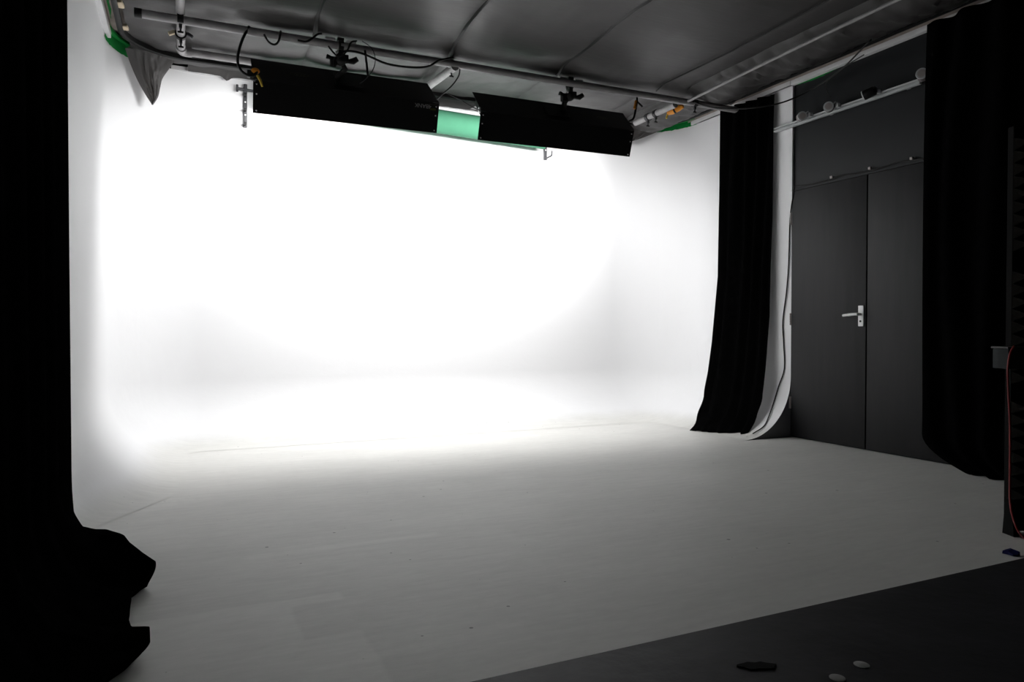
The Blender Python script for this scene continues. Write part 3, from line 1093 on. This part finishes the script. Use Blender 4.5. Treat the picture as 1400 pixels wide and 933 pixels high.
# ------------------------------------------------------------ curtains
def curtain_mesh(cols, name, label, thick=.006):
    bm = BM()
    grid(bm, cols)
    o = obj(name, bm, M['velvet'])
    for p in o.data.polygons: p.use_smooth = True
    md = o.modifiers.new('cloth', 'SOLIDIFY'); md.thickness = thick; md.offset = 0
    return tag(o, label, 'curtain')


def interp(tab, t):
    if t <= tab[0][0]: return tab[0][1]
    for (a, va), (b, vb) in zip(tab, tab[1:]):
        if t <= b:
            k = (t - a) / (b - a); k = k * k * (3 - 2 * k) if True else k
            return va + (vb - va) * k
    return tab[-1][1]


def lin(tab, t):
    if t <= tab[0][0]: return tab[0][1]
    for (a, va), (b, vb) in zip(tab, tab[1:]):
        if t <= b: return va + (vb - va) * (t - a) / (b - a)
    return tab[-1][1]


# far right curtain, resting on the cove
ZT = 2.892
LX = [(0, 4.03), (.03, 4.06), (.09, 4.11), (.16, 4.16), (.28, 4.225), (.5, 4.28), (.77, 4.325), (1.37, 4.39), (2.2, 4.405), (3, 4.41)]
RXT = [(0, 4.25), (.05, 4.29), (.15, 4.365), (.3, 4.42), (.59, 4.475), (1.0, 4.515), (1.85, 4.535), (3, 4.54)]
RYT = [(0, 4.52), (.15, 4.54), (.6, 4.56), (3, 4.545)]
cols = []
NS, NZ = 150, 90
for i in range(NS + 1):
    s = i / NS
    col = []
    for j in range(NZ + 1):
        z = ZT * (1 - j / NZ) ** 1.15
        yl = 5.06 - .06 * max(0, 1 - z / .35)
        xl = lin(LX, z); xr = lin(RXT, z); yr = lin(RYT, z)
        x = xl + (xr - xl) * s; y = yl + (yr - yl) * s
        amp = .022 * (.6 + .4 * min(1, z)) * min(1, s * 8, (1 - s) * 8)
        fold = sin((s + .25 * s * s) * 2 * pi * 3.6 + 1.4 * sin(z * .8 + 1) + 1.2 * noise.noise(Vector((s * 3, z * .7, 0)))) * amp
        fold += .02 * noise.noise(Vector((s * 7, z * 1.1, 7))) * min(1, s * 8)
        if z < .35:   # crumpled hem
            k = (1 - z / .35)
            fold += .035 * k * noise.noise(Vector((s * 9, z * 9, 2)))
            y += .03 * k * noise.noise(Vector((s * 7, z * 7, 8))) * min(1, s * 6)
        x += -fold * .9; y += fold * .35
        # stay in front of the cove
        zf = 0
        cxx = XR - RC
        if x > cxx - .02:
            zf = RC - sqrt(max(0, RC * RC - min(RC, max(0, x - cxx)) ** 2)) + .008
        col.append(Vector((min(x, XR - .015), y, max(z + .006, min(zf, .5)))))
    cols.append(col)
center(curtain_mesh(cols, 'curtain', 'black curtain between the white wall and the black door, hem spread on the cove'))

# near right curtain
cols = []
NS = 220
for i in range(NS + 1):
    s = i / NS
    col = []
    for j in range(NZ + 1):
        z = 2.888 * (1 - j / NZ) ** 1.1
        k = max(0, 1 - z / .38)
        y = 3.092 - (3.092 - .9) * s
        edge = max(0, 1 - s * 2.2)
        y -= edge * (.30 * max(0, 1 - z / .21) ** 2)
        x = 4.42 - .02 * sin(z)
        # the far hem edge curls out to the room
        x -= .07 * k ** 1.5 * (1 - edge * .6)
        fold = .03 * sin(s * 2 * pi * 11 + 1.2 * sin(z * 1.1 + s * 4) + 2 * noise.noise(Vector((s * 6, z * .5, 4)))) + .012 * noise.noise(Vector((s * 20, z, 1)))
        x -= fold * min(1, s * 16 + .2)
        col.append(Vector((x, y, z + .006)))
    cols.append(col)
center(curtain_mesh(cols, 'curtain', 'black curtain covering the wall between the door and the foam screen'))

# left near curtain with its bunched hem
TIPX = [(.6, -.2), (1.9, -.2), (2.0, -.18), (2.10, -.125), (2.15, -.10), (2.22, -.104), (2.28, -.15), (2.36, -.165), (2.55, -.17), (2.65, -.15),
        (2.70, -.125), (2.75, -.106), (2.80, -.15), (2.86, -.195), (2.92, -.225), (2.99, -.27), (3.08, -.345), (3.18, -.385), (3.32, -.405)]
TIPZ = [(.6, .08), (2.0, .05), (2.12, .045), (2.22, .062), (2.32, .035), (2.5, .05), (2.65, .045), (2.74, .082), (2.82, .12), (2.9, .155), (3.0, .155), (3.1, .14), (3.3, .10)]
cols = []
NS, NZ = 420, 120
for i in range(NS + 1):
    s = i / NS
    y0_ = 3.30 - 2.5 * s
    tx, tz = lin(TIPX, y0_), lin(TIPZ, y0_)
    zs = .36
    col = []
    for j in range(NZ + 1):
        t = j / NZ
        base = -.425 + .008 * sin(y0_ * 5)
        fold = (.016 * sin(s * 2 * pi * 11 + 1.1 * sin(t * 3) + 1.6 * noise.noise(Vector((s * 7, t * 2, 0)))) + .008 * noise.noise(Vector((s * 20, t * 3, 3)))) * min(1, s * 18 + .15)
        if t < .55:
            z = 2.888 + (zs - 2.888) * (t / .55)
            x = base + fold
        elif t < .88:
            k = (t - .55) / .33
            z = tz + (zs - tz) * (1 - k) ** 2.4
            x = base + (tx - base) * k ** 1.5 + fold * (1 - k)
            w_ = sin(pi * k)
            z += .018 * w_ * noise.noise(Vector((s * 26, k * 4, 6)))
        else:
            k = (t - .88) / .12
            z = tz * (1 - k) ** .8 + .006 * k
            x = tx + .006 * sin(pi * k) - (.035 + .02 * noise.noise(Vector((s * 30, 0, 2)))) * k ** 1.2
        col.append(Vector((x, y0_, max(z, .006))))
    cols.append(col)
center(curtain_mesh(cols, 'curtain', 'tall black curtain on the left with its hem bunched on the floor'))


# hooks carrying the curtains
def gliders(cname, x, ys):
    for y in ys:
        bm = BM(); tube(bm, [(0, 0, 0), (0, 0, -.02)], .006, 8)
        o = obj('curtain_glider', bm, M['black_plastic'], rail); o.location = (x, y, zt - .0)


# ------------------------------------------------------------ foam screen, box, cable at the far right
fx, fy = 3.262, 1.87
t = thing('acoustic_screen', 'charcoal pyramid foam screen at the right edge of the photo', 'acoustic screen', (fx, fy, 0), (0, 0, R_(-22)))
bm = BM(); box(bm, (.36, .05, .90), (.70, .035, 1.78), bevel=.004)
obj('board', bm, M['dark_room'], t, smooth=False)


def foam_panel(z0, z1):
    bm = BM()
    s = .055
    nx, nz = int(.70 / s), int((z1 - z0) / s)
    for i in range(nx):
        for k in range(nz):
            x_, z_ = .01 + i * s, z0 + k * s
            a = [bm.verts.new((x_ + dx, .03, z_ + dz)) for dx, dz in ((0, 0), (s, 0), (s, s), (0, s))]
            p = bm.verts.new((x_ + s / 2, -.03, z_ + s / 2))
            for q in range(4): bm.faces.new((a[q], a[(q + 1) % 4], p))
    bmesh.ops.remove_doubles(bm, verts=bm.verts[:], dist=.0005)
    bmesh.ops.recalc_face_normals(bm, faces=bm.faces[:])
    for v in bm.verts: pass
    return obj('foam', bm, M['foam'], t, smooth=False)


foam_panel(.09, .62)
foam_panel(1.24, 1.78)
foam_panel(.66, 1.20)
for xx in (.0, .70):
    bm = BM(); prism(bm, [(-.022, 0), (.045, 0), (.03, .16), (-.006, .16)], 'x', xx - .012, xx + .012)
    obj('foot', bm, M['dark_room'], t, smooth=False)
t2 = thing('equipment_box', 'small grey box fixed on the edge of the foam screen', 'box', atY(1371, 505, 1.86) + Vector((.02, 0, 0)), (0, 0, R_(-22)))
bm = BM(); box(bm, (.03, 0, .045), (.11, .09, .085), bevel=.004)
obj('case', bm, M['shelf'], t2)
bm = BM()
box(bm, (.03, 0, .092), (.12, .10, .008), bevel=.002)
obj('lid', bm, M['black_plastic'], t2)
bm = BM()
P = [atY(1386, 474, 1.80), atY(1381, 484, 1.79), atY(1378, 505, 1.79), atY(1379, 540, 1.79), atY(1381, 580, 1.79), atY(1381, 640, 1.79), atY(1381, 685, 1.78), atY(1385, 708, 1.76), atY(1392, 726, 1.74), atZ(1400, 736, .008), atZ(1420, 745, .008)]
tube(bm, spline(P, 6), .0045, 8)
tag(obj('cable', bm, M['red']), 'thin red cable hanging down the foam screen to the floor', 'cable')
bm = BM()
rows = []
for k in range(12):
    a = 2 * pi * k / 12
rim = [(.026 * cos(2 * pi * k / 10) * (1 + .25 * sin(k * 2.1)), .030 * sin(2 * pi * k / 10), .012 + .006 * sin(k * 1.7)) for k in range(10)]
rv = [bm.verts.new(p) for p in rim]; rb_ = [bm.verts.new((p[0] * 1.05, p[1] * 1.05, .002)) for p in rim]
tp = bm.verts.new((0, 0, .024)); bt = bm.verts.new((0, 0, .002))
for k in range(10):
    bm.faces.new((rv[k], rv[(k + 1) % 10], tp)); bm.faces.new((rb_[k], rb_[(k + 1) % 10], rv[(k + 1) % 10], rv[k])); bm.faces.new((rb_[(k + 1) % 10], rb_[k], bt))
o = obj('tape_scrap', bm, M['blue'], smooth=False); o.location = (2.985, 1.715, 0)
tag(o, 'crumpled blue tape scrap on the white floor edge at far right', 'tape')

# things on the black floor
for (px, py, r, lb) in ((1178, 910, .020, 'pale round sticker on the black floor, farther from the camera'), (1145, 928, .020, 'pale round sticker on the black floor, nearest the photo bottom')):
    p = atZ(px, py, 0)
    bm = BM(); tube(bm, [(0, 0, .0005), (0, 0, .002), (0, 0, .0026)], [r, r, r * .93], 28)
    o = obj('floor_sticker', bm, M['dot']); o.location = p
    tag(o, lb, 'sticker', 'round stickers on the black floor')
p = atZ(1035, 912, 0)
bm = BM()
rim = [(.05 * cos(2 * pi * k / 16) * (1 + .2 * sin(k * 1.9)), .020 * sin(2 * pi * k / 16) * (1 + .2 * cos(k * 2.3))) for k in range(16)]
prism(bm, rim, 'z', .0005, .004)
o = obj('tape_patch', bm, M['dark_room'], smooth=False); o.location = p; o.rotation_euler = (0, 0, -.4)
tag(o, 'torn matt black tape patch on the black floor', 'tape')
